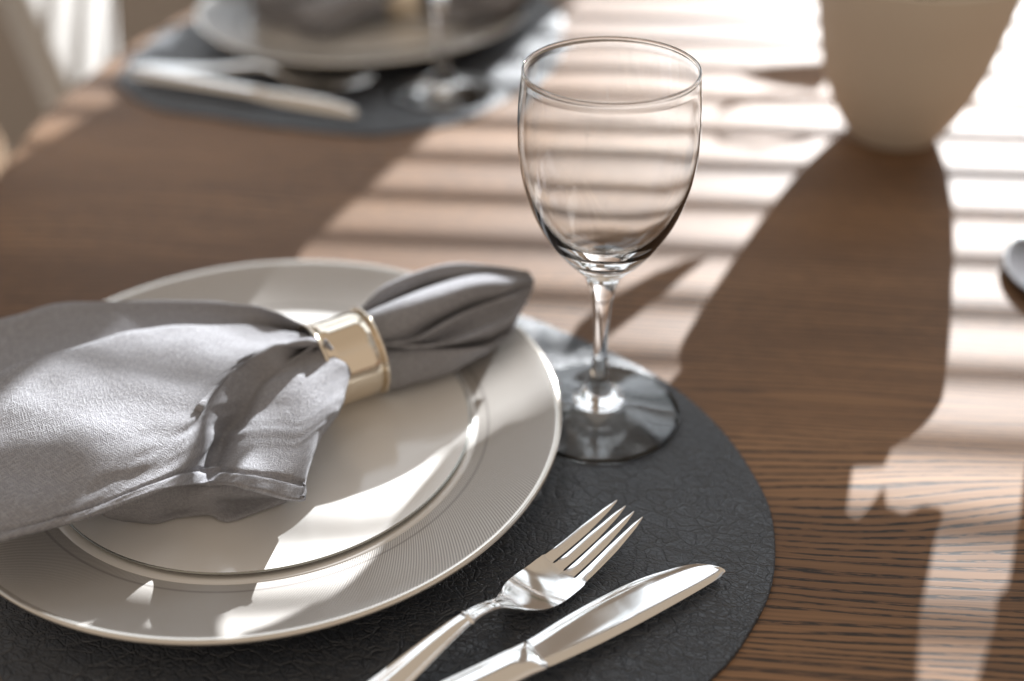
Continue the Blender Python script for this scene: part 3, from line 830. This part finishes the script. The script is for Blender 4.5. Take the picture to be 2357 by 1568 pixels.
PLATE_SHADE_OUTLINES = [  # added sheets, not real leaves, that only shade the plate and napkin
    [(60, 1580), (165, 1500), (215, 1430), (240, 1322), (340, 1302), (400, 1362), (345, 1440), (440, 1412), (512, 1378), (533, 1372), (508, 1468), (470, 1600), (200, 1660), (-60, 1660)],
    [(-700, 1400), (-380, 1455), (-300, 1485), (-150, 1490), (-40, 1530), (-90, 1620), (-70, 1700), (-300, 1800), (-700, 1800)],
    [(950, 1102), (905, 1192), (870, 1238), (830, 1286), (780, 1332), (700, 1392), (620, 1442), (530, 1490), (560, 1600), (900, 1640), (1250, 1500), (1330, 1250), (1330, 1060), (1290, 960), (1190, 925), (1120, 935), (1065, 970), (1005, 1035)],
]
for L in PLATE_SHADE_OUTLINES: leaf_from_shadow(L, 0.018)
vv, ff = [], []
for k, (x, y, z) in enumerate([(0.30, 0.83, 0.30), (0.22, 0.86, 0.28), (0.34, 0.86, 0.26), (0.12, 0.95, 0.30), (0.28, 0.80, 0.38)]):
    a = Vector((0.289, 0.85, 0.03)); b_ = Vector((x, y, z)); m_ = (a + b_) / 2 + Vector((0, 0, 0.03))
    C = spline([a, m_, b_], 10); b0 = len(vv)
    for i, q in enumerate(C):
        for j in range(6):
            an = j * math.pi / 3; r = 0.0022 - 0.0012 * i / 9
            vv.append((q[0] + r * math.cos(an), q[1] + r * math.sin(an), q[2]))
    for i in range(9):
        for j in range(6):
            ff.append((b0 + i * 6 + j, b0 + i * 6 + (j + 1) % 6, b0 + (i + 1) * 6 + (j + 1) % 6, b0 + (i + 1) * 6 + j))
mesh_obj("stem_cluster", vv, ff, M_STEM, plant)

# ------------------------------------------------------------------ dark little dish at the right edge
dish = empty("dish", (0.362, 0.6335, 0.0))
tag(dish, "dark glossy dish with a pale shining rim at the right edge", "dish")
lathe("dish_body", [(0, 0.0006), (0.046, 0.0006), (0.052, 0.0014), (0.0590, 0.0040), (0.0606, 0.0058), (0.0600, 0.0066), (0.0582, 0.0064), (0.0540, 0.0050), (0.046, 0.0034), (0.034, 0.0030), (0, 0.0030)], M_DARK, dish, 96)

# ------------------------------------------------------------------ chair beyond the table's left edge
chair = empty("chair", (-0.62, 1.28, -0.744), math.radians(-18))
tag(chair, "brown wooden chair with pale upholstery beyond the table", "chair")
def quad_prism(name, pts, th, mat, bev=0.004):
    a = [Vector(p) for p in pts]
    nrm = (a[1] - a[0]).cross(a[3] - a[0]).normalized() * th
    vs = a + [p + nrm for p in a]
    o = mesh_obj(name, vs, [(3, 2, 1, 0), (4, 5, 6, 7), (0, 1, 5, 4), (1, 2, 6, 5), (2, 3, 7, 6), (3, 0, 4, 7)], mat, chair, smooth=False)
    return bevel(o, bev)
slat_dir = Vector((math.cos(WALLROT), math.sin(WALLROT), 0))
nsun = slat_dir.cross(SUNV).normalized()
if nsun.z < 0: nsun = -nsun
dstr = (SUNV - slat_dir * 0.50).normalized()
mback = Matrix.Rotation(math.radians(41), 3, dstr) @ nsun                 # the reclined back faces the table
if mback.x < 0: mback = Matrix.Rotation(math.radians(-41), 3, dstr) @ nsun
def on_back(x, y):
    d = ((x - 1178.5) / 2357 * RGT - (y - 784) / 2357 * UPV) / 1.19 + FWD
    c = Vector((-0.50, 1.27, -0.12))
    return CAMPOS + d * ((c - CAMPOS).dot(mback) / d.dot(mback))
quad_prism("backrest", [on_back(216, -120), on_back(236, 200), on_back(130, 330), on_back(-70, -120)], -0.05, M_PALE, 0.012)
quad_prism("side_rail", [(-0.470, 1.085, -0.20), (-0.445, 0.985, -0.20), (-0.505, 0.985, 0.16), (-0.545, 1.085, 0.16)], 0.03, M_CHAIRWOOD, 0.006)
quad_prism("seat", [(-0.42, 1.00, -0.30), (-0.42, 1.34, -0.30), (-0.86, 1.42, -0.30), (-0.86, 1.0, -0.30)], 0.05, M_PALE, 0.012)
for x, y in ((-0.45, 1.02), (-0.45, 1.32), (-0.82, 1.38), (-0.82, 1.03)):
    o = mesh_obj("leg", [(px, py, pz) for px, py, pz in box_verts(x - 0.018, x + 0.018, y - 0.018, y + 0.018, -0.744, -0.30)], BOXF, M_CHAIRWOOD, chair, smooth=False)

# sunlight bends through the glasses
for o in bpy.data.objects:
    if o.type != 'MESH': continue
    if o.name.startswith("glass_body"): o.cycles.is_caustics_caster = True
    elif o.name.split(".")[0] in ("tabletop",): o.cycles.is_caustics_receiver = True
